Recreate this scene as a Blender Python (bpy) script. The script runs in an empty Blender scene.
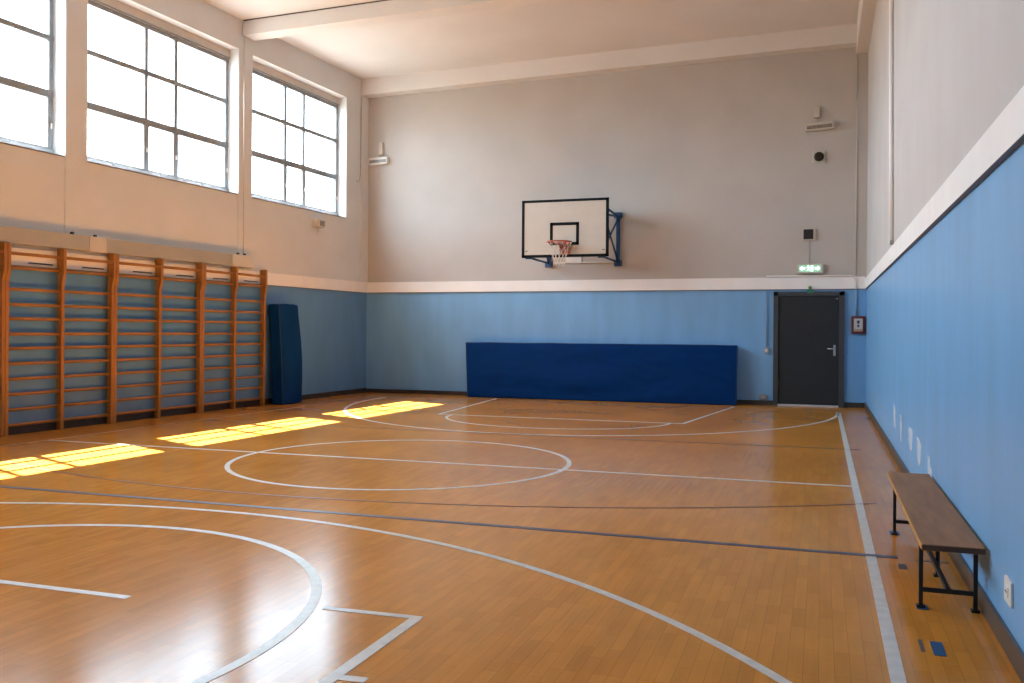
import bpy, bmesh, math, random
from mathutils import Vector, Matrix, noise
random.seed(7)
S = bpy.context.scene
C = S.collection

# ------------------------------------------------------------------ frame of the room
XL, XR, YF, YB = -9.4917, 0.7856, 17.9145, -1.1      # left/right wall at the far corner, far wall, back wall
ZB, ZS = 2.183, 2.421                                # top of the blue paint, top of the pale band
HC = 1.3959                                          # eye height
TH = math.atan(0.0462)                               # the window wall stands slightly askew
UD = Vector((-math.sin(TH), -math.cos(TH), 0))       # along the window wall, towards the viewer
ND = Vector((math.cos(TH), -math.sin(TH), 0))        # out of the window wall, into the room
OL = Vector((XL, YF, 0))
def LW(u, n, z=0.0): return OL + UD * u + ND * n + Vector((0, 0, z))
def zceil(x): return 6.82 + 0.018 * (x - XL)

# ------------------------------------------------------------------ materials
def mat(name, col, rough=0.6, metal=0.0, spec=0.5, var=0.0, vscale=6.0, bump=0.0, bscale=60.0, coat=0.0, stretch=None, emit=None, estr=0.0):
    m = bpy.data.materials.new(name); m.use_nodes = True
    nt = m.node_tree; b = nt.nodes['Principled BSDF']
    b.inputs['Base Color'].default_value = (*col, 1)
    b.inputs['Roughness'].default_value = rough
    b.inputs['Metallic'].default_value = metal
    b.inputs['Specular IOR Level'].default_value = spec
    b.inputs['Coat Weight'].default_value = coat
    tc = nt.nodes.new('ShaderNodeTexCoord')
    src = tc.outputs['Object']
    if stretch:
        mp = nt.nodes.new('ShaderNodeMapping'); mp.inputs['Scale'].default_value = stretch
        nt.links.new(src, mp.inputs['Vector']); src = mp.outputs['Vector']
    if var:
        n = nt.nodes.new('ShaderNodeTexNoise'); n.inputs['Scale'].default_value = vscale; n.inputs['Detail'].default_value = 6
        nt.links.new(src, n.inputs['Vector'])
        r = nt.nodes.new('ShaderNodeValToRGB')
        r.color_ramp.elements[0].position = 0.3; r.color_ramp.elements[1].position = 0.7
        r.color_ramp.elements[0].color = (*[max(0, c * (1 - var)) for c in col], 1)
        r.color_ramp.elements[1].color = (*[min(1, c * (1 + var)) for c in col], 1)
        nt.links.new(n.outputs['Fac'], r.inputs['Fac']); nt.links.new(r.outputs['Color'], b.inputs['Base Color'])
    if bump:
        n2 = nt.nodes.new('ShaderNodeTexNoise'); n2.inputs['Scale'].default_value = bscale; n2.inputs['Detail'].default_value = 4
        nt.links.new(src, n2.inputs['Vector'])
        bp = nt.nodes.new('ShaderNodeBump'); bp.inputs['Strength'].default_value = bump; bp.inputs['Distance'].default_value = 0.01
        nt.links.new(n2.outputs['Fac'], bp.inputs['Height']); nt.links.new(bp.outputs['Normal'], b.inputs['Normal'])
    if emit:
        b.inputs['Emission Color'].default_value = (*emit, 1); b.inputs['Emission Strength'].default_value = estr
    return m

def wall_mat(name, plaster, blue, brough=0.35):
    """plaster above, gloss blue paint below ZB"""
    m = bpy.data.materials.new(name); m.use_nodes = True
    nt = m.node_tree; L = nt.links; b = nt.nodes['Principled BSDF']
    g = nt.nodes.new('ShaderNodeNewGeometry'); sx = nt.nodes.new('ShaderNodeSeparateXYZ'); L.new(g.outputs['Position'], sx.inputs[0])
    gt = nt.nodes.new('ShaderNodeMath'); gt.operation = 'GREATER_THAN'; gt.inputs[1].default_value = ZB; L.new(sx.outputs['Z'], gt.inputs[0])
    def noisecol(col, var, sc, stretch):
        mp = nt.nodes.new('ShaderNodeMapping'); mp.inputs['Scale'].default_value = stretch; L.new(g.outputs['Position'], mp.inputs['Vector'])
        n = nt.nodes.new('ShaderNodeTexNoise'); n.inputs['Scale'].default_value = sc; n.inputs['Detail'].default_value = 7; L.new(mp.outputs[0], n.inputs['Vector'])
        r = nt.nodes.new('ShaderNodeValToRGB'); r.color_ramp.elements[0].position = 0.32; r.color_ramp.elements[1].position = 0.68
        r.color_ramp.elements[0].color = (*[c * (1 - var) for c in col], 1); r.color_ramp.elements[1].color = (*[min(1, c * (1 + var)) for c in col], 1)
        L.new(n.outputs['Fac'], r.inputs['Fac']); return r.outputs['Color']
    p = noisecol(plaster, 0.04, 1.3, (1, 1, 1)); q = noisecol(blue, 0.07, 2.2, (1.6, 1.6, 0.35))
    mx = nt.nodes.new('ShaderNodeMix'); mx.data_type = 'RGBA'
    L.new(gt.outputs[0], mx.inputs['Factor']); L.new(q, mx.inputs['A']); L.new(p, mx.inputs['B']); L.new(mx.outputs['Result'], b.inputs['Base Color'])
    ro = nt.nodes.new('ShaderNodeMapRange'); ro.inputs['To Min'].default_value = brough; ro.inputs['To Max'].default_value = 0.85
    L.new(gt.outputs[0], ro.inputs['Value']); L.new(ro.outputs[0], b.inputs['Roughness'])
    n2 = nt.nodes.new('ShaderNodeTexNoise'); n2.inputs['Scale'].default_value = 45; n2.inputs['Detail'].default_value = 5; L.new(g.outputs['Position'], n2.inputs['Vector'])
    bp = nt.nodes.new('ShaderNodeBump'); bp.inputs['Strength'].default_value = 0.12; bp.inputs['Distance'].default_value = 0.01
    L.new(n2.outputs['Fac'], bp.inputs['Height']); L.new(bp.outputs['Normal'], b.inputs['Normal'])
    return m

def floor_mat():
    m = bpy.data.materials.new('parquet'); m.use_nodes = True
    nt = m.node_tree; L = nt.links; b = nt.nodes['Principled BSDF']
    g = nt.nodes.new('ShaderNodeNewGeometry'); sx = nt.nodes.new('ShaderNodeSeparateXYZ'); L.new(g.outputs['Position'], sx.inputs[0])
    cb = nt.nodes.new('ShaderNodeCombineXYZ'); L.new(sx.outputs['Y'], cb.inputs['X']); L.new(sx.outputs['X'], cb.inputs['Y'])
    br = nt.nodes.new('ShaderNodeTexBrick'); L.new(cb.outputs[0], br.inputs['Vector'])
    br.offset = 0.37; br.offset_frequency = 3; br.squash = 1.0
    br.inputs['Scale'].default_value = 1.0; br.inputs['Brick Width'].default_value = 0.30; br.inputs['Row Height'].default_value = 0.062
    br.inputs['Mortar Size'].default_value = 0.0008; br.inputs['Mortar Smooth'].default_value = 0.3; br.inputs['Bias'].default_value = -0.1
    br.inputs['Color1'].default_value = (*FL1, 1); br.inputs['Color2'].default_value = (*FL2, 1)
    br.inputs['Mortar'].default_value = (0.30, 0.115, 0.022, 1)
    # grain + broad wear
    mp = nt.nodes.new('ShaderNodeMapping'); mp.inputs['Scale'].default_value = (14, 1.6, 1); L.new(g.outputs['Position'], mp.inputs['Vector'])
    n = nt.nodes.new('ShaderNodeTexNoise'); n.inputs['Scale'].default_value = 1.4; n.inputs['Detail'].default_value = 6; L.new(mp.outputs[0], n.inputs['Vector'])
    n2 = nt.nodes.new('ShaderNodeTexNoise'); n2.inputs['Scale'].default_value = 0.55; n2.inputs['Detail'].default_value = 5; L.new(g.outputs['Position'], n2.inputs['Vector'])
    r1 = nt.nodes.new('ShaderNodeMapRange'); r1.inputs['From Min'].default_value = .3; r1.inputs['From Max'].default_value = .7; r1.inputs['To Min'].default_value = 0.92; r1.inputs['To Max'].default_value = 1.07; L.new(n.outputs['Fac'], r1.inputs['Value'])
    r2 = nt.nodes.new('ShaderNodeMapRange'); r2.inputs['From Min'].default_value = .3; r2.inputs['From Max'].default_value = .7; r2.inputs['To Min'].default_value = 0.9; r2.inputs['To Max'].default_value = 1.08; L.new(n2.outputs['Fac'], r2.inputs['Value'])
    mu = nt.nodes.new('ShaderNodeMath'); mu.operation = 'MULTIPLY'; L.new(r1.outputs[0], mu.inputs[0]); L.new(r2.outputs[0], mu.inputs[1])
    # plank tones blend to one even colour towards the far half
    fa = nt.nodes.new('ShaderNodeMapRange'); fa.inputs['From Min'].default_value = 8.0; fa.inputs['From Max'].default_value = 13.5; fa.inputs['To Min'].default_value = 0.0; fa.inputs['To Max'].default_value = 0.9
    L.new(sx.outputs['Y'], fa.inputs['Value'])
    ev = nt.nodes.new('ShaderNodeMix'); ev.data_type = 'RGBA'; L.new(fa.outputs[0], ev.inputs['Factor']); L.new(br.outputs['Color'], ev.inputs['A'])
    ev.inputs['B'].default_value = (*[(p + q) / 2 for p, q in zip(FL1, FL2)], 1)
    e1 = nt.nodes.new('ShaderNodeMix'); L.new(fa.outputs[0], e1.inputs['Factor']); L.new(mu.outputs[0], e1.inputs['A']); L.new(r2.outputs[0], e1.inputs['B']); mu = e1
    vm = nt.nodes.new('ShaderNodeVectorMath'); vm.operation = 'SCALE'; L.new(ev.outputs['Result'], vm.inputs[0]); L.new(mu.outputs[0], vm.inputs['Scale'])
    L.new(vm.outputs[0], b.inputs['Base Color'])
    r3 = nt.nodes.new('ShaderNodeMapRange'); r3.inputs['From Min'].default_value = .3; r3.inputs['From Max'].default_value = .7; r3.inputs['To Min'].default_value = 0.15; r3.inputs['To Max'].default_value = 0.20; L.new(n2.outputs['Fac'], r3.inputs['Value'])
    L.new(r3.outputs[0], b.inputs['Roughness'])
    b.inputs['Specular IOR Level'].default_value = 0.13
    # each strip is cupped a little
    n4 = nt.nodes.new('ShaderNodeTexNoise'); n4.inputs['Scale'].default_value = 1.0; n4.inputs['Detail'].default_value = 2
    mp4 = nt.nodes.new('ShaderNodeMapping'); mp4.inputs['Scale'].default_value = (14, 4, 1); L.new(g.outputs['Position'], mp4.inputs['Vector']); L.new(mp4.outputs[0], n4.inputs['Vector'])
    inv = nt.nodes.new('ShaderNodeMath'); inv.operation = 'MULTIPLY'; L.new(n4.outputs['Fac'], inv.inputs[0]); inv.inputs[1].default_value = 1.0
    bp = nt.nodes.new('ShaderNodeBump'); bp.inputs['Strength'].default_value = 0.10; bp.inputs['Distance'].default_value = 0.004
    L.new(inv.outputs[0], bp.inputs['Height']); L.new(bp.outputs['Normal'], b.inputs['Normal'])
    return m

def glass_mat():
    m = bpy.data.materials.new('window_glass'); m.use_nodes = True
    nt = m.node_tree; nt.nodes.clear()
    o = nt.nodes.new('ShaderNodeOutputMaterial'); t = nt.nodes.new('ShaderNodeBsdfTransparent'); t.inputs[0].default_value = (0.95, 0.97, 0.97, 1)
    gl = nt.nodes.new('ShaderNodeBsdfGlossy'); gl.inputs['Roughness'].default_value = 0.03
    fr = nt.nodes.new('ShaderNodeFresnel'); ge = nt.nodes.new('ShaderNodeNewGeometry'); io = nt.nodes.new('ShaderNodeMapRange')      # same reflectance on both faces of the pane
    io.inputs['To Min'].default_value = 1.3; io.inputs['To Max'].default_value = 1 / 1.3
    nt.links.new(ge.outputs['Backfacing'], io.inputs['Value']); nt.links.new(io.outputs[0], fr.inputs['IOR'])
    mx = nt.nodes.new('ShaderNodeMixShader'); nt.links.new(fr.outputs[0], mx.inputs[0]); nt.links.new(t.outputs[0], mx.inputs[1]); nt.links.new(gl.outputs[0], mx.inputs[2])
    nt.links.new(mx.outputs[0], o.inputs[0]); return m

FL1 = (0.655, 0.262, 0.042); FL2 = (0.555, 0.215, 0.033)
M = {}
M['floor'] = floor_mat()
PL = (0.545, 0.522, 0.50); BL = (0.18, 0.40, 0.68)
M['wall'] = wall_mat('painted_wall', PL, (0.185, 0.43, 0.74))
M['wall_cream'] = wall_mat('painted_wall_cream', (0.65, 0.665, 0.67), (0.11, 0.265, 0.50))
M['wall_grey'] = wall_mat('painted_wall_grey', (0.475, 0.445, 0.412), BL)
M['ceiling'] = mat('ceiling_paint', (0.68, 0.66, 0.64), 0.9, var=0.04, vscale=0.9, bump=0.1, bscale=30)
M['band'] = mat('band_paint', (0.84, 0.82, 0.80), 0.7, var=0.03, vscale=3)
M['band_underside_shade'] = mat('band_edge_shade', (0.15, 0.14, 0.15), 0.6)
M['skirt'] = mat('skirting_brown', (0.040, 0.030, 0.025), 0.55, var=0.2, vscale=5)
M['steel'] = mat('window_steel', (0.24, 0.255, 0.27), 0.5, var=0.15, vscale=8)
M['glass'] = glass_mat()
M['sill_shadow_brown'] = mat('sill_shadow_brown', (0.16, 0.10, 0.07), 0.6)
M['line_worn'] = mat('court_paint_worn', (0.52, 0.33, 0.17), 0.34, var=0.15, vscale=8)
M['latch'] = mat('latch_white', (0.7, 0.7, 0.68), 0.4)
M['shutter'] = mat('shutter_beige', (0.62, 0.56, 0.50), 0.7, var=0.05)
M['line_white'] = mat('court_paint_white', (0.66, 0.62, 0.57), 0.34, var=0.12, vscale=14)
M['line_blue'] = mat('court_paint_blue', (0.045, 0.065, 0.125), 0.34, var=0.2, vscale=10)
M['line_red'] = mat('court_paint_red', (0.17, 0.055, 0.028), 0.34, var=0.3, vscale=6)
M['line_dark'] = mat('court_paint_dark', (0.16, 0.085, 0.05), 0.34, var=0.3, vscale=6)
M['scuff'] = mat('scuff_black', (0.09, 0.045, 0.025), 0.4, var=0.3)
M['tape'] = mat('tape_blue', (0.012, 0.085, 0.20), 0.4, var=0.12, vscale=20)
M['tape_worn'] = mat('tape_worn', (0.10, 0.085, 0.085), 0.45, var=0.35, vscale=30)
M['pine'] = mat('varnished_pine', (0.345, 0.145, 0.028), 0.38, var=0.22, vscale=3.0, stretch=(9, 9, 0.7))
M['pine_rung'] = mat('varnished_rung', (0.32, 0.135, 0.028), 0.38, var=0.18, vscale=3.0, stretch=(9, 0.8, 9))
M['iron'] = mat('bolt_iron', (0.08, 0.075, 0.07), 0.5, metal=0.6)
M['duct'] = mat('duct_grey', (0.38, 0.375, 0.35), 0.6, var=0.06, vscale=2)
M['duct_cap'] = mat('duct_cap_pale', (0.56, 0.54, 0.51), 0.6, var=0.04)
M['mat_blue'] = mat('mat_vinyl', (0.0008, 0.027, 0.125), 0.6, spec=0.05, var=0.1, vscale=3, bump=0.06, bscale=180)
M['mat_dark'] = mat('mat_vinyl_dark', (0.002, 0.035, 0.145), 0.6, spec=0.06, var=0.12, vscale=3, bump=0.06, bscale=150)
M['seam'] = mat('mat_seam', (0.004, 0.03, 0.095), 0.55)
M['board'] = mat('backboard_white', (0.53, 0.48, 0.41), 0.5, var=0.04, vscale=4)
M['black'] = mat('black_paint', (0.005, 0.005, 0.006), 0.6, spec=0.15)
M['bracket'] = mat('bracket_blue', (0.006, 0.045, 0.13), 0.4, var=0.1, vscale=9)
M['rim'] = mat('rim_orange', (0.36, 0.065, 0.03), 0.4, var=0.12, vscale=20)
M['net'] = mat('net_cord', (0.72, 0.66, 0.58), 0.85)
M['door'] = mat('door_grey', (0.022, 0.026, 0.030), 0.5, spec=0.3, var=0.08, vscale=5)
M['door_frame'] = mat('door_frame_grey', (0.045, 0.050, 0.056), 0.5, var=0.05)
M['chrome'] = mat('chrome', (0.55, 0.55, 0.54), 0.3, metal=1.0)
M['threshold'] = mat('threshold_metal', (0.72, 0.70, 0.68), 0.45, metal=0.3)
M['plastic'] = mat('plastic_cream', (0.54, 0.49, 0.41), 0.5, var=0.03)
M['plastic_white'] = mat('plastic_white', (0.74, 0.72, 0.68), 0.45)
M['lens_grey'] = mat('lens_grey', (0.22, 0.19, 0.15), 0.3, var=0.2, vscale=20)
M['grille'] = mat('speaker_grille', (0.012, 0.011, 0.010), 0.7, bump=0.4, bscale=300)
M['lens_black'] = mat('lens_black', (0.006, 0.006, 0.007), 0.15)
M['conduit_blue'] = mat('conduit_painted_blue', (0.23, 0.37, 0.52), 0.45)
M['conduit_pale'] = mat('conduit_pale', (0.66, 0.62, 0.57), 0.5)
M['trunk'] = mat('trunking_white', (0.88, 0.85, 0.83), .5)
M['switch'] = mat('switch_grey', (0.34, 0.36, 0.38), 0.5)
M['socket'] = mat('socket_grey', (0.24, 0.24, 0.24), 0.5)
M['fire_red'] = mat('fire_box_red', (0.115, 0.014, 0.014), 0.4, var=0.08, vscale=12)
M['fire_panel'] = mat('fire_panel', (0.58, 0.56, 0.52), 0.35)
M['fire_tan'] = mat('fire_panel_tan', (0.45, 0.31, 0.20), 0.4)
M['print'] = mat('print_dark', (0.06, 0.05, 0.06), 0.5)
M['green'] = mat('sticker_green', (0.035, 0.20, 0.10), 0.5)
M['sticker_yellow'] = mat('sticker_yellow', (0.45, 0.50, 0.10), 0.5)
M['exit_face'] = mat('exit_face_lit', (0.35, 0.6, 0.45), 0.4, emit=(0.22, 0.58, 0.36), estr=0.10)
M['exit_mark'] = mat('exit_mark_lit', (0.9, 0.95, 0.92), 0.4, emit=(0.80, 1.0, 0.90), estr=0.26)
M['exit_dark'] = mat('exit_edge_green', (0.02, 0.12, 0.06), 0.4)
M['seat'] = mat('bench_wood', (0.31, 0.14, 0.052), 0.5, spec=0.2, var=0.22, vscale=2.4, stretch=(8, 0.9, 8))
M['seat_edge'] = mat('bench_edge_pale', (0.60, 0.31, 0.08), 0.4, var=0.15, vscale=2.4, stretch=(8, 0.9, 8))
M['seat_end_shade'] = mat('bench_end_shade_dark', (0.07, 0.033, 0.018), 0.5, var=0.2)
M['bench_iron'] = mat('bench_iron', (0.012, 0.013, 0.016), 0.45, metal=0.2, spec=0.5)
M['bare'] = mat('bare_plaster', (0.44, 0.53, 0.64), 0.8, var=0.06, vscale=20)
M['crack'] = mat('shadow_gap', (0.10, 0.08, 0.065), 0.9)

# ------------------------------------------------------------------ mesh helpers
class B:
    def __init__(s): s.bm = bmesh.new()
    def box(s, a, b, bev=0.0, mi=0, rot=None, piv=None):
        r = bmesh.ops.create_cube(s.bm, size=1.0)
        a = Vector(a); b = Vector(b); c = (a + b) / 2; d = b - a
        vs = r['verts']
        for v in vs: v.co = Vector((v.co.x * d.x, v.co.y * d.y, v.co.z * d.z)) + c
        fs = list({f for v in vs for f in v.link_faces})
        for f in fs: f.material_index = mi
        if rot is not None:
            bmesh.ops.rotate(s.bm, verts=vs, cent=Vector(piv) if piv else c, matrix=rot)
        if bev:
            es = list({e for f in fs for e in f.edges})
            bmesh.ops.bevel(s.bm, geom=es, offset=bev, segments=2, affect='EDGES', profile=0.6)
        return s
    def tube(s, pts, r, seg=10, mi=0, close=False, cap=True):
        pts = [Vector(p) for p in pts]; n = len(pts); rings = []
        up0 = None
        for i, p in enumerate(pts):
            if close: t = (pts[(i + 1) % n] - pts[i - 1])
            else: t = pts[min(i + 1, n - 1)] - pts[max(i - 1, 0)]
            t.normalize()
            if up0 is None:
                ref = Vector((0, 0, 1)) if abs(t.z) < 0.9 else Vector((1, 0, 0))
                x = t.cross(ref).normalized()
            else:
                x = (up0 - t * up0.dot(t)).normalized()
            up0 = x; y = t.cross(x)
            rr = r[i] if isinstance(r, (list, tuple)) else r
            rings.append([s.bm.verts.new(p + (x * math.cos(k * 2 * math.pi / seg) + y * math.sin(k * 2 * math.pi / seg)) * rr) for k in range(seg)])
        for i in range(n if close else n - 1):
            A = rings[i]; D = rings[(i + 1) % n]
            for k in range(seg):
                f = s.bm.faces.new((A[k], A[(k + 1) % seg], D[(k + 1) % seg], D[k])); f.smooth = True; f.material_index = mi
        if cap and not close:
            s.bm.faces.new(rings[0][::-1]).material_index = mi; s.bm.faces.new(rings[-1]).material_index = mi
        return s
    def prism(s, poly, axis, lo, hi, mi=0):
        """poly: 2-D points; axis: extrusion axis"""
        def P(q, h):
            if axis == 'x': return Vector((h, q[0], q[1]))
            if axis == 'y': return Vector((q[0], h, q[1]))
            return Vector((q[0], q[1], h))
        a = [s.bm.verts.new(P(q, lo)) for q in poly]; b = [s.bm.verts.new(P(q, hi)) for q in poly]
        n = len(poly)
        fs = [s.bm.faces.new(a[::-1]), s.bm.faces.new(b)] + [s.bm.faces.new((a[i], a[(i + 1) % n], b[(i + 1) % n], b[i])) for i in range(n)]
        for f in fs: f.material_index = mi
        return s
    def done(s, name, m, parent=None, loc=(0, 0, 0), rz=0.0):
        bmesh.ops.recalc_face_normals(s.bm, faces=s.bm.faces[:])
        me = bpy.data.meshes.new(name); s.bm.to_mesh(me); s.bm.free()
        for k in (m if isinstance(m, (list, tuple)) else [m]): me.materials.append(M[k])
        o = bpy.data.objects.new(name, me); C.objects.link(o)
        o.location = loc; o.rotation_euler = (0, 0, rz)
        if parent: o.parent = parent
        return o
def tag(o, label, cat=None, group=None, kind=None):
    o['label'] = label
    if cat: o['category'] = cat
    if group: o['group'] = group
    if kind: o['kind'] = kind
    return o
def thing(name, label, cat, loc, rz=0.0, group=None):
    o = bpy.data.objects.new(name, None); C.objects.link(o); o.empty_display_size = 0.1
    o.location = loc; o.rotation_euler = (0, 0, rz)
    return tag(o, label, cat, group)
def dup(o, parent=None, **kw):
    c = o.copy(); C.objects.link(c)
    if parent: c.parent = parent
    for k, v in kw.items(): setattr(c, k, v)
    return c

# ------------------------------------------------------------------ the shell
zt = 7.35
UB = 19.06
OUTL = -.30                                         # outer limit of floor and ceiling inside the window wall's thickness
pf, pb = LW(-.3, OUTL), LW(UB, OUTL)
PLAN = [(pf.x, pf.y), (XR + .3, YF + .3), (XR + .3, YB - .3), (pb.x, YB - .3)]
fl = B().prism(PLAN, 'z', -.2, 0).done('floor', 'floor')
tag(fl, 'worn orange brown parquet sports floor with painted court lines', kind='structure')

WIN = [(0.868, 4.025), (4.412, 7.707), (8.09, 11.385), (11.77, 15.065)]      # u ranges of the four openings
ZSILL, ZHEAD = 3.745, 6.29
def Lbox(b, u0, u1, n0, n1, z0, z1, **k):      # box in the window wall's own frame: local x = out of the wall, local y = -u
    return b.box((n0, -u1, z0), (n1, -u0, z1), **k)
w = B()
Lbox(w, -0.3, UB, -.34, 0, 0, ZSILL); Lbox(w, -0.3, UB, -.34, 0, ZHEAD, zt)
edges = [-0.3] + [x for p in WIN for x in p] + [UB]
for i in range(0, len(edges), 2): Lbox(w, edges[i], edges[i + 1], -.34, 0, ZSILL, ZHEAD)
# flat piers stand a touch proud of the wall between the windows
for a, b_ in [(4.03, 4.407), (7.712, 8.085), (11.39, 11.765), (15.07, 15.44)]:
    Lbox(w, a, b_, 0, .014, ZS, ZHEAD + .0)
Lbox(w, 0, .29, 0, .03, ZS, 6.45)
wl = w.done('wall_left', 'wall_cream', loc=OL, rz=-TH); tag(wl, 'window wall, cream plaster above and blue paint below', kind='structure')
ww = B().box((XL - .05, YF, 0), (XR + .3, YF + .3, zt)).done('wall_far', 'wall_grey'); tag(ww, 'far end wall, grey cream plaster above pale blue paint', kind='structure')
wr = B().box((XR, YB - .3, 0), (XR + .3, YF, zt)).done('wall_right', 'wall'); tag(wr, 'long plain right wall, pale plaster above glossy blue paint', kind='structure')
wb = B().box((pb.x + .2, YB - .3, 0), (XR, YB, zt)).done('wall_back', 'wall'); tag(wb, 'end wall behind the viewer', kind='structure')

# ceiling, rising gently to the right
b = B()
lo = [b.bm.verts.new((x, y, zceil(x))) for x, y in PLAN]; hi = [b.bm.verts.new((x, y, zt + .05)) for x, y in PLAN]
b.bm.faces.new(lo); b.bm.faces.new(hi[::-1])
for i in range(4): b.bm.faces.new((lo[i], lo[(i + 1) % 4], hi[(i + 1) % 4], hi[i]))
ce = b.done('ceiling', 'ceiling'); tag(ce, 'plain cream plaster ceiling', kind='structure')
def sbeam(y0, y1, drop, xa=-10.6, xb=XR):
    return B().prism([(xa, zceil(xa) - drop), (xb, zceil(xb) - drop), (xb, zceil(xb) + .02), (xa, zceil(xa) + .02)], 'y', y0, y1)
for u in (4.15, 7.83, 11.5, 15.2):
    y = YF - u
    bb = sbeam(y - .16, y + .17, .265, xa=OL.x + UD.x * u + .005)
    bb.done('beam', 'ceiling', ce)
    if u == 4.15:
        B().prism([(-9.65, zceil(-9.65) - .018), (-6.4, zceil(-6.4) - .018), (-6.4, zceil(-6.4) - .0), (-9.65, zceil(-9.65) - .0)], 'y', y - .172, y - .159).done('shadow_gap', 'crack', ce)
sbeam(YF - .29, YF, .345, xa=XL - .01).done('end_beam', 'ceiling', ce)
B().box((XR - .21, YB, 6.53), (XR, YF, 7.1)).done('side_beam', 'ceiling', ce)

# pale band and skirtings
BT = .022
def trim(name, a, b_, label, edge=.02, et=.03, loc=(0, 0, 0), rz=0, side='y-'):
    bx = B(); bx.box(a, b_, bev=.003); o = bx.done(name, 'band', loc=loc, rz=rz); tag(o, label, kind='structure')
    a2 = list(a); b2 = list(b_); b2[2] = a[2]; a2[2] = a[2] - edge
    if side == 'y-': a2[1] -= et - BT
    if side == 'x-': a2[0] -= et - BT
    if side == 'x+': b2[0] += et - BT
    B().box(a2, b2).done('lower_edge_shade', 'band_underside_shade', o)  # grey strip paints the shade on the band's underside
    return o
trim('trim_1', (XL + .02, YF - BT, ZB + .014), (XR - BT, YF, ZS), 'pale painted band along the far wall', .014, .026)
trim('trim_2', (XR - .032, YB, ZB + .003), (XR, YF - BT, 2.380), 'broad white band along the right wall with underside shade painted grey', .003, BT, side='x-')
trim('trim_3', (0, -UB + .1, ZB + .012), (BT, 0, ZS), 'pale painted band along the window wall', .012, .026, loc=OL, rz=-TH, side='x+')
tag(B().box((XL + .02, YF - .016, 0), (-.85, YF, .085), bev=.004).done('baseboard_far', 'skirt'), 'dark skirting along the far wall left of the door', kind='structure')
tag(B().box((.42, YF - .016, 0), (XR - .02, YF, .095), bev=.004).done('baseboard_corner', 'skirt'), 'short dark skirting between the door and the right corner', kind='structure')
M['skirt_r'] = mat('skirting_greybrown', (0.085, 0.068, 0.060), 0.35, var=0.15, vscale=3)
tag(B().box((XR - .018, YB, 0), (XR, YF, .105), bev=.005).done('baseboard_right', 'skirt_r'), 'grey brown skirting along the right wall', kind='structure')
tag(Lbox(B(), 0.01, UB - .1, 0, .016, 0, .10, bev=.004).done('baseboard_left', 'skirt', loc=OL, rz=-TH), 'dark skirting along the window wall', kind='structure')

# bare patches where the blue paint has come off the right wall
for (y, z, dy, dz) in [(11.02, .45, .44, .24), (10.18, .41, .25, .25), (9.08, .41, .49, .21), (8.33, .39, .41, .22), (7.58, .38, .2, .14), (7.44, .35, .19, .07),
                       (16.07, .36, .30, .08), (14.9, .39, .25, .10), (14.13, .37, .25, .08), (13.02, .39, .4, .04)]:
    poly = []
    for k in range(36):
        a = 2 * math.pi * k / 36; rr = 1 + .42 * noise.noise(Vector((y * 3 + math.cos(a) * 2.6, z + math.sin(a) * 2.6, 2)))
        ca, sa = math.cos(a), math.sin(a)
        poly.append((y + dy * .5 * rr * math.copysign(abs(ca) ** .45, ca) * (.75 + .25 * sa), z + dz * .5 * rr * math.copysign(abs(sa) ** .6, sa)))
    B().prism(poly, 'x', XR - .0012, XR + .002).done('bare_patch', 'bare', wr)

# ------------------------------------------------------------------ windows
for i, (ua, ub) in enumerate(WIN):
    f = B(); W = ub - ua
    nI, nO = -.20, -.255
    zb0, zt0 = ZSILL, 6.13
    rail = .066
    vs = [ua + rail / 2 + .012, ua + .39 * W + .015, ua + .585 * W + .02, ub - rail / 2 - .005]
    hs = [zb0 + .05, 4.615, 5.375, zt0 - .03]
    for k, v in enumerate(vs): Lbox(f, v - rail / 2, v + rail / 2, nO, nI, zb0, zt0, bev=.004)
    for k, h in enumerate(hs):
        hh = [.05, .042, .036, .034][k]
        Lbox(f, ua, ub, nO + .004, nI + (.012 if k == 0 else -.004), h - hh, h + hh, bev=.004)
    # opening sashes of the bottom row
    for k in range(3):
        a, c = vs[k] + rail / 2, vs[k + 1] - rail / 2
        for (p, q, r_, s_) in ((a, a + .02, 3.845, 4.573), (c - .02, c, 3.845, 4.573), (a, c, 3.845, 3.868), (a, c, 4.55, 4.573)):
            Lbox(f, p, q, nO + .012, nI + .004, r_, s_)
    o = f.done('window_%d' % (i + 1), 'steel', loc=OL, rz=-TH)
    tag(o, ['tall steel window nearest the far corner', 'middle steel window in view', 'steel window cut by the left picture edge', 'steel window on the left wall beside the viewer', 'steel window on the left wall by the back wall'][i], kind='structure')
    Lbox(B(), ua, ub, -.01, .006, ZSILL - .012, ZSILL + .004).done('sill_lip_shadow', 'sill_shadow_brown', o)  # brown strip paints the thin shadow line at the sill
    g = B()
    for a, c in zip(vs[:-1], vs[1:]):
        for p, q in zip(hs[:-1], hs[1:]): Lbox(g, a, c, -.230, -.226, p, q)
    g.done('panes', 'glass', o)
    h = Lbox(B(), ua, ub, -.26, -.19, zt0, ZHEAD, bev=.004); h.done('head_board', 'shutter', o)
    Lbox(B(), ua, ub, -.192, -.176, zt0 + .0, zt0 + .022).done('head_track', 'steel', o)
    for v in vs[:-1]:
        Lbox(B(), v - .012, v + .012, nI, nI + .025, 4.13, 4.20, bev=.006).done('latch', 'latch', o)
    for v0, v1 in zip(vs[:-1], vs[1:]):
        Lbox(B(), (v0 + v1) / 2 - .03, (v0 + v1) / 2 + .03, nI + .008, nI + .024, 3.80, 3.85, bev=.004).done('hinge', 'steel', o)

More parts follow.
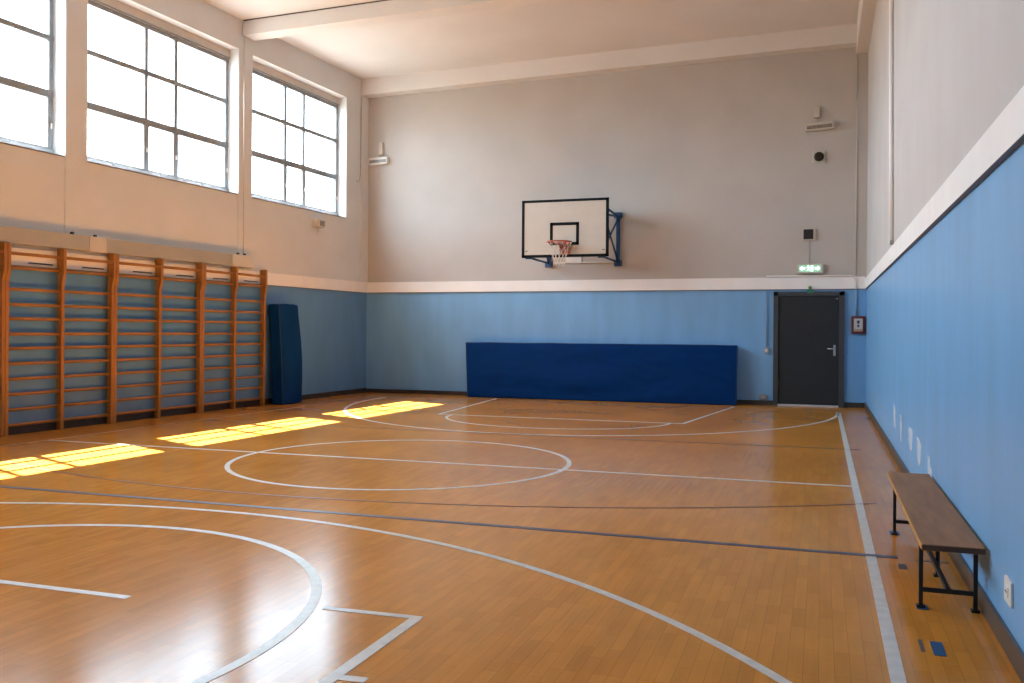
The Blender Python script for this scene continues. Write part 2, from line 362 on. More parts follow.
# ------------------------------------------------------------------ court lines (painted on the floor)
LZ = .0022
def strip(name, pts, wd, m, z=LZ):
    b = B(); pts = [Vector((p[0], p[1], 0)) for p in pts]; n = len(pts); closed = (pts[0] - pts[-1]).length < 1e-4
    L_, R_ = [], []
    for i in range(n):
        if closed: t = pts[(i + 1) % (n - 1)] - pts[(i - 1) % (n - 1)]
        else: t = pts[min(i + 1, n - 1)] - pts[max(i - 1, 0)]
        t.normalize(); s = Vector((-t.y, t.x, 0)) * wd / 2
        L_.append(b.bm.verts.new(pts[i] + s + Vector((0, 0, z)))); R_.append(b.bm.verts.new(pts[i] - s + Vector((0, 0, z))))
    for i in range(n - 1): b.bm.faces.new((L_[i], R_[i], R_[i + 1], L_[i + 1]))
    r = bmesh.ops.extrude_face_region(b.bm, geom=b.bm.faces[:])
    for v in [g for g in r['geom'] if isinstance(g, bmesh.types.BMVert)]: v.co.z = z - .003
    o = b.done(name, m, fl); return o
def arc(cx, cy, a, b_, t0, t1, n=96):
    return [(cx + a * math.cos(math.radians(t0 + (t1 - t0) * k / n)), cy + b_ * math.sin(math.radians(t0 + (t1 - t0) * k / n))) for k in range(n + 1)]
strip('centre_circle', arc(-4.21, 8.761, 1.775, 1.775, 0, 360), .05, 'line_white')
strip('halfway_line', [(-9.0, 8.74), (.27, 8.765)], .05, 'line_white', LZ + .0002)
strip('sideline', [(.303, .3), (.303, 16.65)], .060, 'line_white')
strip('sideline', [(-9.08, 6.6), (-9.0, 9.0), (-8.9, 11.5), (-8.75, 14.2)], .045, 'line_worn')
strip('volleyball_line', [(-9.3, 6.05), (.46, 6.095)], .058, 'line_blue', LZ + .0004)
strip('three_point_line', arc(-4.307, .52, 5.285, 5.31, -5, 185), .05, 'line_white')
strip('free_throw_circle', arc(-4.2, 3.284, 1.915, 1.94, -70, 250), .055, 'line_white')
strip('free_throw_line', [(-2.34, 3.99), (-1.815, 4.01)], .045, 'line_white', LZ + .0002)
strip('free_throw_line', [(-6.6, 3.82), (-4.25, 3.80), (-3.38, 3.80)], .05, 'line_white')
strip('lane_line', [(-1.84, 3.99), (-1.84, -.3)], .06, 'line_white', LZ + .0003)
strip('lane_mark', [(-1.83, 3.215), (-1.70, 3.225)], .05, 'line_white')
strip('three_point_line', arc(-4.08, 16.6, 4.36, 5.06, 178, 362), .05, 'line_white')
strip('free_throw_circle', arc(-3.93, 13.75, 1.78, 1.42, 178, 362), .045, 'line_white', LZ + .0002)
strip('free_throw_line', [(-5.95, 13.76), (-1.955, 13.76)], .05, 'line_white', LZ + .0003)
strip('lane_line', [(-5.95, 13.74), (-6.22, 17.3)], .05, 'line_white')
strip('lane_line', [(-1.96, 13.78), (-1.52, 17.2)], .05, 'line_white')
strip('baseline', [(-6.2, 16.85), (.2, 16.75)], .04, 'line_dark')
strip('handball_arc', arc(-4.5, 15.9, 9.3, 9.36, 234, 302), .028, 'line_red')
strip('attack_line', [(-8.8, 11.5), (.45, 11.52)], .04, 'line_dark')
for pts in ([(-5.0, 14.6), (-4.72, 14.9), (-4.62, 15.4)], [(-4.98, 13.3), (-4.6, 13.2), (-4.45, 12.9), (-4.2, 12.75)], [(-1.05, 16.1), (-.85, 16.5), (-.6, 16.6)], [(-2.3, 15.2), (-2.12, 15.35)]):
    strip('scuff_mark', pts, .03, 'scuff', LZ + .0006)

# ------------------------------------------------------------------ wall bars
RZ = [.132, .329, .527, .724, .921, 1.118, 1.302, 1.499, 1.682, 1.879, 2.155, 2.335]
BASE_U = 0
def post_mesh():
    # side profile in (n, z): slim upright with a forward head
    prof = [(.04, .0), (.125, .0), (.125, 1.99), (.155, 2.08), (.165, 2.13), (.165, 2.44), (.157, 2.458), (.04, 2.458)]
    b = B()
    b.prism(prof, 'y', -.025, .025)
    bmesh.ops.bevel(b.bm, geom=[e for e in b.bm.edges if abs(e.verts[0].co.y - e.verts[1].co.y) < 1e-6], offset=.004, segments=1, affect='EDGES')
    return b
def rung(n, z, u0, u1):      # oval bar from post to post
    b = B(); L_ = u1 - u0
    seg = 12; r1, r2 = .017, .021
    A = []; D = []
    for k in range(seg):
        a = 2 * math.pi * k / seg
        A.append(b.bm.verts.new((n + r1 * math.cos(a), -L_ / 2, z + r2 * math.sin(a)))); D.append(b.bm.verts.new((n + r1 * math.cos(a), L_ / 2, z + r2 * math.sin(a))))
    for k in range(seg):
        f = b.bm.faces.new((A[k], A[(k + 1) % seg], D[(k + 1) % seg], D[k])); f.smooth = True
    b.bm.faces.new(A[::-1]); b.bm.faces.new(D); return b
mods = [([9.07, 8.215, 7.34], 'second wooden wall bars section from the left picture edge, under long duct joint'),
        ([7.285, 6.395, 5.475], 'middle wooden wall bars section between two paired uprights'),
        ([5.42, 4.61, 3.79], 'wooden wall bars section beside the upright blue mat'),
        ([10.82, 9.98, 9.125], 'wooden wall bars section cut off by the left picture edge')]
mods[0] = (mods[0][0], 'first complete wooden wall bars section from the left picture edge')
pm = None; bar_mesh = {}
for us, lab in mods:
    t = thing('wall_bars', lab, 'wall bars', LW(us[1], 0), -TH, 'climbing wall bars along the window wall')
    for u in us:
        if pm is None:
            p = post_mesh().done('upright', 'pine', t); pm = p
        else: p = dup(pm, t)
        p.location = (0, us[1] - u, 0)
    for k in range(2):
        a, c = us[k + 1] + .02, us[k] - .02
        for j, z in enumerate(RZ):
            n = .138 if j == 11 else (.10 if j == 10 else .085)
            ln = round(c - a, 3); key = (ln, j)
            if key not in bar_mesh: o = bar_mesh[key] = rung(n, z, a, c).done('rung', 'pine_rung', t)
            else: o = dup(bar_mesh[key], t)
            o.location = (0, us[1] - (a + c) / 2, 0)
        # iron wall fixings: flat bar behind the top rungs
        B().box((.0, -.012, 2.21), (.045, .012, 2.25)).done('wall_bracket', 'iron', t).location = (0, us[1] - (us[k] - .02), 0)
        o = B().tube([(.03, -.22, 2.235), (.03, .16, 2.235)], .008, 6); o.done('hook_rod', 'iron', t).location = (0, us[1] - us[k + 1] - .24, 0)

# long boxed duct above the wall bars
t = thing('cable_duct', 'long grey boxed duct on the window wall above the wall bars', 'duct', LW(4.14, 0, 2.464), -TH)
Lbox(B(), .545, 3.32, 0, .12, .003, .208, bev=.006).done('duct_run', 'duct', t)
Lbox(B(), 3.625, 8.5, 0, .12, .003, .208, bev=.006).done('duct_run', 'duct', t)
Lbox(B(), 8.5, 14, 0, .12, .003, .208, bev=.006).done('duct_run', 'duct', t)
tag(Lbox(B(), 3.32, 3.625, 0, .126, -.002, .212, bev=.006).done('junction_cover', 'duct_cap', t), 'paler square joint cover')
tag(Lbox(B(), 0, .545, 0, .126, -.002, .212, bev=.006).done('end_cover', 'duct_cap', t), 'paler end cover')
for u in (.12, .3, 3.45, 3.85, 5.1):
    Lbox(B(), u - .018, u + .018, .02, .06, .208, .25, bev=.004).done('cable_gland', 'iron', t)
def Ltube(name, pts, r, m, label, cat, seg=8):
    p0 = pts[0]; o = B().tube([(p[1] - p0[1], -(p[0] - p0[0]), p[2] - p0[2]) for p in pts], r, seg).done(name, m, loc=LW(*p0), rz=-TH)
    return tag(o, label, cat)
Ltube('conduit_pipe', [(4.27, .022, 2.70), (4.27, .022, 6.5)], .007, 'duct_cap', 'thin pipe up the pier between the two clear windows', 'pipe')
Ltube('cable', [(.30, .012, 6.25), (.31, .012, 4.75), (.36, .02, 4.62), (.44, .03, 4.56), (.50, .03, 4.60)], .007, 'duct', 'thin loose cable with curled end beside the corner window', 'cable', 6)
t = thing('emergency_light', 'small cream emergency light below the corner window', 'light', LW(1.98, 0, 3.42), -TH)
B().box((0, -.15, 0), (.11, .15, .16), bev=.012).done('housing', 'plastic', t)
B().box((.108, -.02, .03), (.118, .14, .135), bev=.003).done('lens', 'lens_grey', t)
B().tube([(.02, .02, -.09), (.02, .02, .01)], .006, 6).done('cable', 'plastic', t)

# ------------------------------------------------------------------ mats
def cushion(sx, sy, sz, nx, ny, nz, fn):
    b = B(); bm = b.bm; idx = {}
    def V(i, j, k):
        key = (i, j, k)
        if key not in idx: idx[key] = bm.verts.new(fn(i / nx, j / ny, k / nz))
        return idx[key]
    for i in range(nx):
        for k in range(nz):
            for j in (0, ny):
                f = [V(i, j, k), V(i + 1, j, k), V(i + 1, j, k + 1), V(i, j, k + 1)]; bm.faces.new(f)
    for i in range(nx):
        for j in range(ny):
            for k in (0, nz): bm.faces.new([V(i, j, k), V(i + 1, j, k), V(i + 1, j + 1, k), V(i, j + 1, k)])
    for j in range(ny):
        for k in range(nz):
            for i in (0, nx): bm.faces.new([V(i, j, k), V(i, j + 1, k), V(i, j + 1, k + 1), V(i, j, k + 1)])
    for f in bm.faces: f.smooth = True
    return b
def ease(t): return 1 - (2 * t - 1) ** 4
# crash mat leaning on the far wall; local x right, y away from the viewer, z up
MW, MH, MT = 5.36, 1.125, .20
def crash(a, b_, c):
    x = (a - .5) * MW; z = c * MH; y = b_ * MT
    lean = .17 * c
    ed = min(1, 14 * min(a, 1 - a)) ; ez = min(1, 5 * min(c, 1 - c))
    if b_ < .5:
        wr_ = .012 * noise.noise(Vector((x * 1.3, z * 3.2, 1))) + .010 * noise.noise(Vector((x * 4 + z * 3, z * 7 - x, 5)))
        sag = .028 * math.exp(-((x + .35) / 1.35) ** 2) * math.sin(9 * (z - .22 * ((x + .3) / 1.4) ** 2) + 1.2) * (1 - c) * 1.2
        y += -.025 * ease(a) * ease(c) + (wr_ + sag) * ed * ez
    z += .008 * noise.noise(Vector((x * 1.7, 3, c))) * c
    x -= (1 - a) * (.05 + .11 * c)
    rx = .012 * (1 if a in (0, 1) else 0)
    return Vector((x, y + lean, z))
t = thing('crash_mat', 'long dark blue crash mat leaning under the basketball hoop', 'mat', (-4.185, YF - .42, .004))
t.rotation_euler = (0, 0, math.radians(.25))
o = cushion(MW, MT, MH, 110, 4, 30, crash).done('cover', 'mat_blue', t)
bv = o.modifiers.new('soft', 'BEVEL'); bv.width = .018; bv.segments = 3; bv.limit_method = 'ANGLE'; bv.angle_limit = math.radians(50)
sp = []
for k in range(41):
    q = crash(k / 40, 0, 1); sp.append(q + Vector((0, .004, .0)))
B().tube(sp, .008, 6).done('top_piping', 'seam', t)
sp = [crash(1, 0, k / 20) for k in range(21)]
B().tube(sp, .008, 6).done('side_piping', 'seam', t)
sp = [crash(0, 0, k / 20) for k in range(21)]
B().tube(sp, .008, 6).done('side_piping', 'seam', t)

# upright mat in the left corner; local x out of the wall, local y towards the far end
UW, UH, UT = .62, 1.83, .24
def upm(a, b_, c):
    y = (a - .5) * UW; x = b_ * UT; z = c * UH
    bow = math.sin(math.pi * min(1, c * 1.05)) ** 1.3
    if a > .5: y += .065 * bow * (2 * a - 1)
    if a < .5: y += .02 * bow * (1 - 2 * a)
    x += .02 * bow * (1 if b_ > .5 else 0) * ease(a)
    if b_ > .5: x += .012 * noise.noise(Vector((y * 5, z * 3, 4))) * ease(a)
    x += -.10 * c
    z += .014 * math.sin(a * 3.1) * c + .02 * (1 if c == 1 else 0) * noise.noise(Vector((a * 4, b_ * 3, 0)))
    return Vector((x, y, z))
t = thing('gym_mat', 'upright dark blue mat leaning beside the last wall bars', 'mat', LW(3.30, .155, .004), -TH)
o = cushion(UW, UT, UH, 16, 6, 44, upm).done('cover', 'mat_dark', t)
bv = o.modifiers.new('soft', 'BEVEL'); bv.width = .03; bv.segments = 3; bv.limit_method = 'ANGLE'; bv.angle_limit = math.radians(50)
B().tube([upm(0, 1, k / 30) + Vector((.0, .004, 0)) for k in range(31)], .009, 6).done('piping', 'seam', t)

# ------------------------------------------------------------------ basketball hoop
BX, BY = -4.645, YF - 1.2
t = thing('basketball_hoop', 'basketball backboard with orange rim and net on blue wall bracket', 'basketball hoop', (BX, BY, 2.795))
bw, bh = 1.705, 1.098
b = B().box((-bw / 2, 0, 0), (bw / 2, .03, bh), bev=.004); bd = b.done('backboard', 'board', t)
b = B(); k = .045
for a, c in (((-bw / 2, 0), (bw / 2, k)), ((-bw / 2, bh - k * .9), (bw / 2, bh)), ((-bw / 2, 0), (-bw / 2 + k, bh)), ((bw / 2 - k, 0), (bw / 2, bh))):
    b.box((a[0] - .004, -.006, a[1] - .004), (c[0] + .004, .034, c[1] + .004), bev=.002)
tag(b.done('border', 'black', t), 'black painted border')
b = B(); x0, x1, z0, z1, k = -.29, .285, .225, .66, .058
for a, c in (((x0, z0), (x1, z0 + k)), ((x0, z1 - k), (x1, z1)), ((x0, z0), (x0 + k, z1)), ((x1 - k, z0), (x1, z1))):
    b.box((a[0], -.004, a[1]), (c[0], .0, c[1]))
tag(b.done('target_square', 'black', t), 'black target square')
for sx in (-1, 1):
    B().box((sx * .76 - .022, -.004, .118), (sx * .76 + .022, 0, .132)).done('bolt_plate', 'black', t)
# rim
RC = Vector((.012, -.40, .248)); RR = .228
b = B().tube([RC + Vector((RR * math.cos(a), RR * math.sin(a), 0)) for a in [2 * math.pi * k / 48 for k in range(48)]], .015, 10, close=True)
b.done('rim', 'rim', t)
b = B().box((RC.x - .085, -.018, .045), (RC.x + .085, 0, .29), bev=.004)
b.box((RC.x - .085, -.19, .235), (RC.x + .085, -.01, .255), bev=.003)
for sx in (-1, 1):
    b.prism([(-.01, .05), (-.01, .24), (-.18, .24)], 'x', RC.x + sx * .082 - .006, RC.x + sx * .082 + .006)
b.done('rim_bracket', 'rim', t)
b = B(); N = 12; rows = 5; LN = .425
def np_(i, r):
    f = r / rows; rad = RR * (1 - .95 * f + .40 * f * f) ; a = 2 * math.pi * (i + (.5 if r % 2 else 0)) / N
    return RC + Vector((rad * math.cos(a), rad * math.sin(a), -.012 - LN * f))
for r in range(rows):
    for i in range(N):
        p = np_(i, r); q1 = np_(i, r + 1); q2 = np_(i - 1 if r % 2 == 0 else i + 1, r + 1)
        for q in (q1, q2):
            md = (p + q) / 2 + Vector((0, 0, -.004)); b.tube([p, md, q], .0030, 5, cap=False)
for i in range(N): b.tube([RC + Vector((RR * math.cos(2 * math.pi * i / N), RR * math.sin(2 * math.pi * i / N), -.03)), RC + Vector((RR * math.cos(2 * math.pi * i / N), RR * math.sin(2 * math.pi * i / N), .0))], .006, 5)
b.done('net', 'net', t)
# wall bracket
wy = 1.2
WXR, WXL = .785, -.655          # wall posts, x relative to the board centre
for wx in (WXL, WXR):
    z0, z1 = -.06, .90
    B().box((wx - .035, wy - .055, z0), (wx + .035, wy - .002, z1), bev=.004).done('wall_post', 'bracket', t)
    for z in (z0 - .05, z1 - .05):
        B().box((wx - .075, wy - .065, z), (wx + .075, wy, z + .115), bev=.006).done('wall_plate', 'bracket', t)
    bx = wx - .05
    def bar(name, p, q, r=.022): B().tube([p, q], r, 8).done(name, 'bracket', t)
    bar('arm', (wx, wy - .05, .885), (bx, .04, .96)); bar('arm', (wx, wy - .05, .885), (bx, .04, .80))
    bar('arm', (wx, wy - .05, -.03), (bx - .03, .04, .01))
    bar('brace', (wx, wy - .05, .0), (bx, .04, .86), .018); bar('brace', (wx, wy - .05, .83), (bx, .04, .10), .018)
    B().box((bx - .09, .03, -.026), (bx + .05, .075, .02), bev=.004).done('board_clip', 'bracket', t)
B().box((-.84, .032, .03), (.84, .07, .09), bev=.003).done('back_rail', 'bracket', t)
B().box((-.84, .032, .88), (.84, .07, .94), bev=.003).done('back_rail', 'bracket', t)
M['batten_lit'] = mat('batten_lit_white', (0.72, 0.68, 0.64), .6)
B().box((WXL + .08, wy - .03, -.035), (WXR - .08, wy, -.005), bev=.003).done('wall_rail', 'conduit_pale', t)
tag(B().box((-.30, wy - .02, -.005), (.03, wy, .095), bev=.003).done('wall_lit_patch', 'batten_lit', t), 'lit patch on the wall painted white')  # white box paints the lit stretch beside the backboard's shadow

# ------------------------------------------------------------------ door
d = bpy.data.objects.new('door_1', None); C.objects.link(d); d.location = (-.224, YF, 0); d.empty_display_size = .1
tag(d, 'dark grey metal exit door in the far right corner', kind='structure')
dw, dh = .632, 2.15
b = B()
b.box((-dw, -.06, 0), (-dw + .085, 0, dh), bev=.004).box((dw - .095, -.06, 0), (dw, 0, dh), bev=.004).box((-dw, -.06, dh - .08), (dw, 0, dh), bev=.004)
b.done('door_frame', 'door_frame', d)
B().box((-dw + .085, -.028, .035), (dw - .095, -.001, dh - .08), bev=.003).done('door_leaf', 'door', d)
b = B().box((-dw + .08, -.05, .0), (dw - .09, -.005, .028), bev=.003); b.done('threshold', 'threshold', d)
hx = dw - .17
b = B().box((hx - .021, -.04, .955), (hx + .021, -.027, 1.155), bev=.006); hd = b.done('handle_plate', 'chrome', d)
B().tube([(hx, -.03, 1.085), (hx, -.075, 1.085), (hx - .015, -.082, 1.085), (hx - .13, -.082, 1.085)], .0105, 8).done('lever', 'chrome', hd)
B().box((dw - .15, -.045, dh - .145), (dw - .115, -.027, dh - .128), bev=.003).done('door_contact', 'chrome', d)
for z in (.35, 1.6): B().tube([(-dw + .09, -.045, z), (-dw + .09, -.045, z + .12)], .010, 8).done('hinge', 'door_frame', d)
# little green plate over the door frame
t = thing('exit_plate', 'tiny green plate fixed above the dark door frame', 'sign', (-.20, YF - .062, 2.125))
b = B().box((-.055, -.006, 0), (.055, 0, .055), bev=.002); b.done('plate', 'green', t)
b = B().prism([(-.02, .05), (.02, .05), (.035, .115), (-.035, .115)], 'y', -.006, 0); b.done('plate_top', 'green', t)
B().box((-.025, -.007, .115), (.025, 0, .135)).done('plate_edge', 'sticker_yellow', t)

# ------------------------------------------------------------------ fittings on the far wall
# lit exit sign
t = thing('exit_sign', 'lit green and white exit sign above the door', 'sign', (-.206, YF, 2.485))
B().box((-.235, -.085, 0), (.235, 0, .19), bev=.012).done('housing', 'plastic', t)
B().box((-.195, -.089, .03), (.195, -.084, .16), bev=.002).done('lit_face', 'exit_face', t)
def poly(pts, name, m='exit_mark'): B().prism(pts, 'y', -.0915, -.089).done(name, m, t)
poly([(-.185, .095), (-.135, .145), (-.135, .115), (-.085, .115), (-.085, .075), (-.135, .075), (-.135, .045)], 'arrow')
poly([(.185, .095), (.135, .145), (.135, .115), (.085, .115), (.085, .075), (.135, .075), (.135, .045)], 'arrow')
poly([(.015, .04), (.06, .04), (.06, .15), (.015, .15)], 'doorway')
b = B(); b.tube([(-.03, -.092, .145), (-.03, -.0895, .145)], .012, 10)
for q in ([(-.045, .125), (-.02, .13), (-.012, .085), (-.035, .08)], [(-.02, .128), (.01, .112), (.008, .102), (-.02, .115)], [(-.045, .125), (-.068, .105), (-.062, .098), (-.040, .114)],
          [(-.018, .088), (.005, .065), (-.005, .042), (-.013, .046), (-.006, .064), (-.028, .082)], [(-.034, .084), (-.045, .062), (-.07, .056), (-.068, .047), (-.038, .053), (-.024, .08)]):
    b.prism(q, 'y', -.0915, -.089)
b.done('running_figure', 'exit_mark', t)
# speaker box and its cable
t = thing('wall_speaker', 'small square black speaker above the exit sign', 'speaker', (-.235, YF, 3.115))
B().box((-.105, -.05, 0), (.12, 0, .215), bev=.006).done('housing', 'plastic', t)
B().box((-.092, -.056, .014), (.085, -.048, .200), bev=.003).done('grille', 'grille', t)
tag(B().tube([(0, 0, .19), (0, 0, .63)], .006, 6).done('cable', 'plastic', loc=(-.222, YF - .008, 2.485)), 'thin wire from square speaker down to exit sign', 'wire')
# alarm strobe: black disc on pale plate
t = thing('round_detector', 'black round detector on pale square plate, high on the far wall', 'detector', (-.06, YF, 4.665))
B().box((-.115, -.03, -.115), (.115, 0, .115), bev=.012).done('plate', 'plastic', t)
b = B().tube([(0, -.03, 0), (0, -.055, 0), (0, -.075, 0)], [.088, .088, .06], 24); b.done('lens', 'lens_black', t)
def elight(x, z, tilt, w_, label, jlabel, jz, jx, jh, jw, dark):
    t = thing('emergency_light', label, 'light', (x, YF, z))
    r = Matrix.Rotation(math.radians(tilt), 3, 'Y')
    B().box((-w_, -.11, -.075), (w_, 0, .075), bev=.012, rot=r, piv=(0, 0, 0)).done('housing', 'plastic' if dark else 'plastic_white', t)
    B().box((-w_ + .025, -.116, -.045), (w_ - .03, -.105, .02), bev=.003, rot=r, piv=(0, 0, 0)).done('lens', 'lens_grey', t)
    B().tube([(jx - x, -.015, .05), (jx - x, -.015, jz - z - .003)], .008, 6).done('cable', 'plastic', t)
    j = B().box((-jw, -.075, 0), (jw, 0, jh), bev=.014).done('junction_box', 'plastic', loc=(jx, YF, jz)); tag(j, jlabel, 'junction box')
    return t
elight(-.055, 5.225, -3, .25, 'cream strip emergency light high above the door', 'small cream junction box above the strip light over the door', 5.39, -.10, .215, .05, True)
t = elight(-9.18, 5.07, -1.5, .225, 'white strip emergency light high in the left corner', 'small cream junction box in the left corner above white strip light', 5.20, -9.14, .27, .048, False)
B().tube([(.02, -.01, -.06), (.02, -.01, -.40)], .005, 6).done('dangling_wire', 'plastic', t)
# conduits round the door
def pipe(pts, r, m, label, name='conduit_pipe'):
    p0 = Vector(pts[0]); o = B().tube([Vector(p) - p0 for p in pts], r, 8).done(name, m, loc=p0); return tag(o, label, 'pipe')
yp = YF - .04
pipe([(-.985, yp, 2.445), (.50, yp, 2.437), (.56, yp, 2.42), (.595, yp, 2.37), (.605, yp, 2.30), (.605, yp, 2.19)], .016, 'conduit_pale', 'pale conduit running above the door and bending down')
yq = YF - .018
pipe([(.61, yq, 2.165), (.61, yq, 1.70)], .016, 'conduit_blue', 'blue painted conduit down to the red alarm box')
pipe([(-.985, yq - .01, 2.165), (-.985, yq - .01, 1.095)], .012, 'conduit_blue', 'blue painted conduit down to the grey switch left of door')
pipe([(.597, YF - .010, 2.46), (.597, YF - .010, 6.5)], .009, 'duct_cap', 'thin cable climbing the far wall beside the right corner')
t = thing('light_switch', 'small grey switch on the blue wall left of the door', 'switch', (-.985, YF, .985))
B().box((-.05, -.045, 0), (.05, 0, .105), bev=.008).done('box', 'switch', t); B().box((-.022, -.052, .03), (.022, -.044, .075), bev=.003).done('rocker', 'plastic_white', t)
t = thing('wall_socket', 'grey rounded socket low on the far wall left of door', 'socket', (-1.035, YF, .095))
B().box((-.075, -.05, 0), (.075, 0, .105), bev=.03).done('box', 'socket', t); B().box((-.03, -.056, .035), (.03, -.049, .075), bev=.004).done('face', 'switch', t)
# red fire alarm box
t = thing('fire_alarm_box', 'red framed fire alarm box right of the door', 'fire alarm', (.645, YF, 1.365))
b = B(); b.box((-.12, -.09, 0), (.12, 0, .325), bev=.008); b.done('case', 'fire_red', t)
b = B(); b.box((-.075, -.095, .045), (.075, -.088, .28), bev=.003); pnl = b.done('panel', 'fire_panel', t)
B().box((-.07, -.098, .05), (.07, -.094, .09)).done('panel_foot', 'fire_tan', t)
b = B(); b.tube([(0, -.099, .222), (0, -.094, .222)], .026, 16); b.done('emblem', 'print', t)
b = B(); b.prism([(-.02, .20), (.02, .20), (.008, .18), (-.008, .18)], 'y', -.098, -.094); b.prism([(-.028, .145), (0, .172), (.028, .145), (0, .115)], 'y', -.098, -.094); b.done('symbol', 'print', t)

# ------------------------------------------------------------------ right wall fittings
t = thing('wall_outlet', 'white outlet plate on the blue right wall near the bench', 'outlet', (XR, 4.43, .22))
B().box((-.012, -.075, 0), (0, .075, .108), bev=.004).done('plate', 'plastic_white', t)
B().box((-.017, -.03, .032), (-.011, .03, .076), bev=.002).done('face', 'plastic_white', t)
for sy in (-1, 1): B().tube([(-.0185, sy * .012, .054), (-.016, sy * .012, .054)], .005, 8).done('pin_hole', 'black', t)
t = thing('conduit_pipe', 'pale vertical conduit strip on the right wall above the white band', 'pipe', (XR - .012, 11.55, 2.43))
B().tube([(-.012, -.2, .0), (-.012, -.06, 1.2), (-.012, .25, 4.1)], .024, 12).done('pipe_run', 'trunk', t)
B().box((-.03, -.24, -.02), (.012, -.16, .03), bev=.004).done('clip', 'duct', t)
B().box((-.02, -.25, -.24), (.0, -.16, -.19), bev=.004).done('end_box', 'socket', t)

# ------------------------------------------------------------------ bench
t = thing('bench', 'low wooden bench with dark metal legs along the right wall', 'bench', (.617, 6.15, 0))
b = B().box((-.137, -1.225, .313), (.150, 1.235, .346), bev=.008); s = b.done('seat', 'seat', t)
tag(B().box((-.1390, -1.219, .317), (-.1335, 1.229, .342), bev=.002).done('seat_edge', 'seat_edge', t), 'pale long edge')  # long edge in a paler tone than the seat
tag(B().box((-.134, -1.2265, .316), (.147, -1.2225, .343), bev=.0015).done('seat_end_shade', 'seat_end_shade', t), 'bench end with its shade painted dark')  # thin dark box puts the shade of the end face into its colour
for y in (-1.11, .63):
    for x in (-.128, .122):
        lg = B().box((x - .010, y - .010, .0), (x + .010, y + .010, .314), bev=.003).done('leg', 'bench_iron', t)
        B().box((x - .02, y - .02, .0), (x + .02, y + .02, .014), bev=.004).done('foot', 'bench_iron', lg)
    B().box((-.128, y - .008, .08), (.122, y + .008, .103), bev=.003).done('cross_bar', 'bench_iron', t)
B().box((-.011, -1.11, .085), (.011, .63, .107), bev=.003).done('stretcher', 'bench_iron', t)
lg = B().box((.012, -.458, 0), (.034, -.436, .314), bev=.003).done('leg', 'bench_iron', t)
B().box((.004, -.466, .0), (.044, -.426, .014), bev=.004).done('foot', 'bench_iron', lg)
def tape(x0, y0, x1, y1, label, m='tape'):
    o = B().box((-(x1 - x0) / 2, -(y1 - y0) / 2, 0), ((x1 - x0) / 2, (y1 - y0) / 2, .0015)).done('floor_tape', m, loc=((x0 + x1) / 2, (y0 + y1) / 2, .0003))
    return tag(o, label, 'tape', 'tape marks by the bench')
tape(.473, 4.305, .524, 4.495, 'bright blue tape rectangle on the floor in front of the bench')
tape(.468, 4.995, .523, 5.085, 'blue tape square under the near left bench leg')
tape(.462, 6.775, .522, 6.90, 'blue tape square under the far left bench leg')
tape(.445, 5.81, .492, 5.93, 'worn dark tape mark on the floor beside the bench middle', 'tape_worn')
tape(.425, 4.34, .442, 4.50, 'faint grey worn tape trace left of the bright blue rectangle', 'tape_worn')
tape(.56, 6.05, .74, 6.075, 'faint dark tape strip on the floor underneath the bench', 'tape_worn')

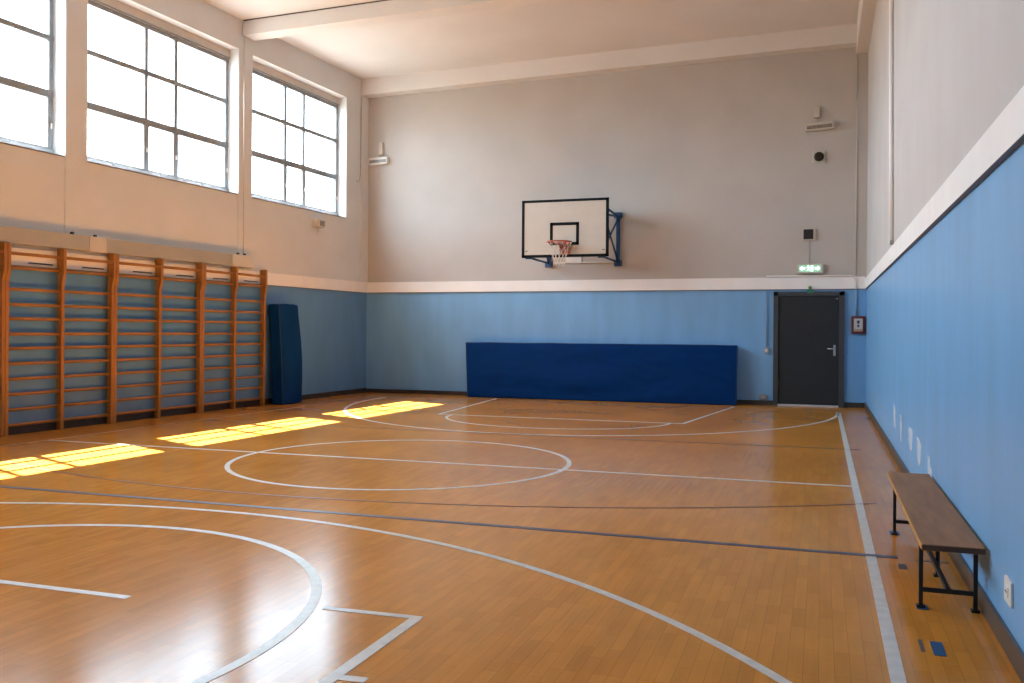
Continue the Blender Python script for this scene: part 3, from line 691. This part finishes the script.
# ------------------------------------------------------------------ light: bright sky through the windows, sun
wd = bpy.data.worlds.new('sky'); S.world = wd; wd.use_nodes = True
nt = wd.node_tree; bg = nt.nodes['Background']
tc = nt.nodes.new('ShaderNodeTexCoord'); sx = nt.nodes.new('ShaderNodeSeparateXYZ'); nt.links.new(tc.outputs['Generated'], sx.inputs[0])
rp = nt.nodes.new('ShaderNodeValToRGB'); rp.color_ramp.elements[0].position = .46; rp.color_ramp.elements[1].position = .53
rp.color_ramp.elements[0].color = (.34, .33, .30, 1); rp.color_ramp.elements[1].color = (.66, .84, 1.0, 1)
mr = nt.nodes.new('ShaderNodeMapRange'); mr.inputs['From Min'].default_value = -1; nt.links.new(sx.outputs['Z'], mr.inputs['Value'])
nt.links.new(mr.outputs[0], rp.inputs['Fac']); nt.links.new(rp.outputs['Color'], bg.inputs['Color']); bg.inputs['Strength'].default_value = 3.7
# sampling portals at the real window openings: they give off nothing, they only tell the sky sampler where the windows are
for i, (ua, ub) in enumerate(WIN):
    pl = bpy.data.lights.new('window_portal', 'AREA'); pl.shape = 'RECTANGLE'; pl.size = ub - ua; pl.size_y = ZHEAD - ZSILL; pl.cycles.is_portal = True
    po = bpy.data.objects.new('window_portal', pl); C.objects.link(po)
    po.location = LW((ua + ub) / 2, -.275, (ZSILL + ZHEAD) / 2); po.rotation_euler = ND.to_track_quat('-Z', 'Y').to_euler()
sd = (ND * .525 + UD * .2 + Vector((0, 0, -1))).normalized()
sl = bpy.data.lights.new('sun', 'SUN'); sl.energy = 14; sl.angle = math.radians(.6); sl.color = (1, .98, 1.0)
so = bpy.data.objects.new('sun', sl); C.objects.link(so); so.rotation_euler = sd.to_track_quat('-Z', 'Y').to_euler(); so.location = (-16, 9, 14)

# ------------------------------------------------------------------ camera
cam = bpy.data.cameras.new('camera'); co = bpy.data.objects.new('camera', cam); C.objects.link(co)
fw = Vector((-.322308, .946631, -.002846)); rt = Vector((.946609, .32232, .006449)); up = Vector((-.007022, .000615, .999975))
mw = Matrix((rt, up, -fw)).transposed().to_4x4(); mw.translation = (0, 0, HC); co.matrix_world = mw
cam.sensor_width = 36; cam.sensor_fit = 'HORIZONTAL'; cam.lens = 907.84 / 1024 * 36
cam.shift_y = -(341.5 - 332.5256) / 1024; cam.clip_start = .05
S.camera = co

# ------------------------------------------------------------------ render look
vs_ = S.view_settings; vs_.view_transform = 'Standard'; vs_.look = 'None'; vs_.gamma = 1; vs_.use_curve_mapping = False
vs_.exposure = 2.5
S.cycles.use_denoising = True; S.cycles.use_guiding = True; S.cycles.guiding_training_samples = 24
S.cycles.max_bounces = 14; S.cycles.diffuse_bounces = 10; S.cycles.glossy_bounces = 5; S.cycles.transparent_max_bounces = 12
S.cycles.caustics_reflective = False; S.cycles.caustics_refractive = False
S.cycles.sample_clamp_indirect = 3
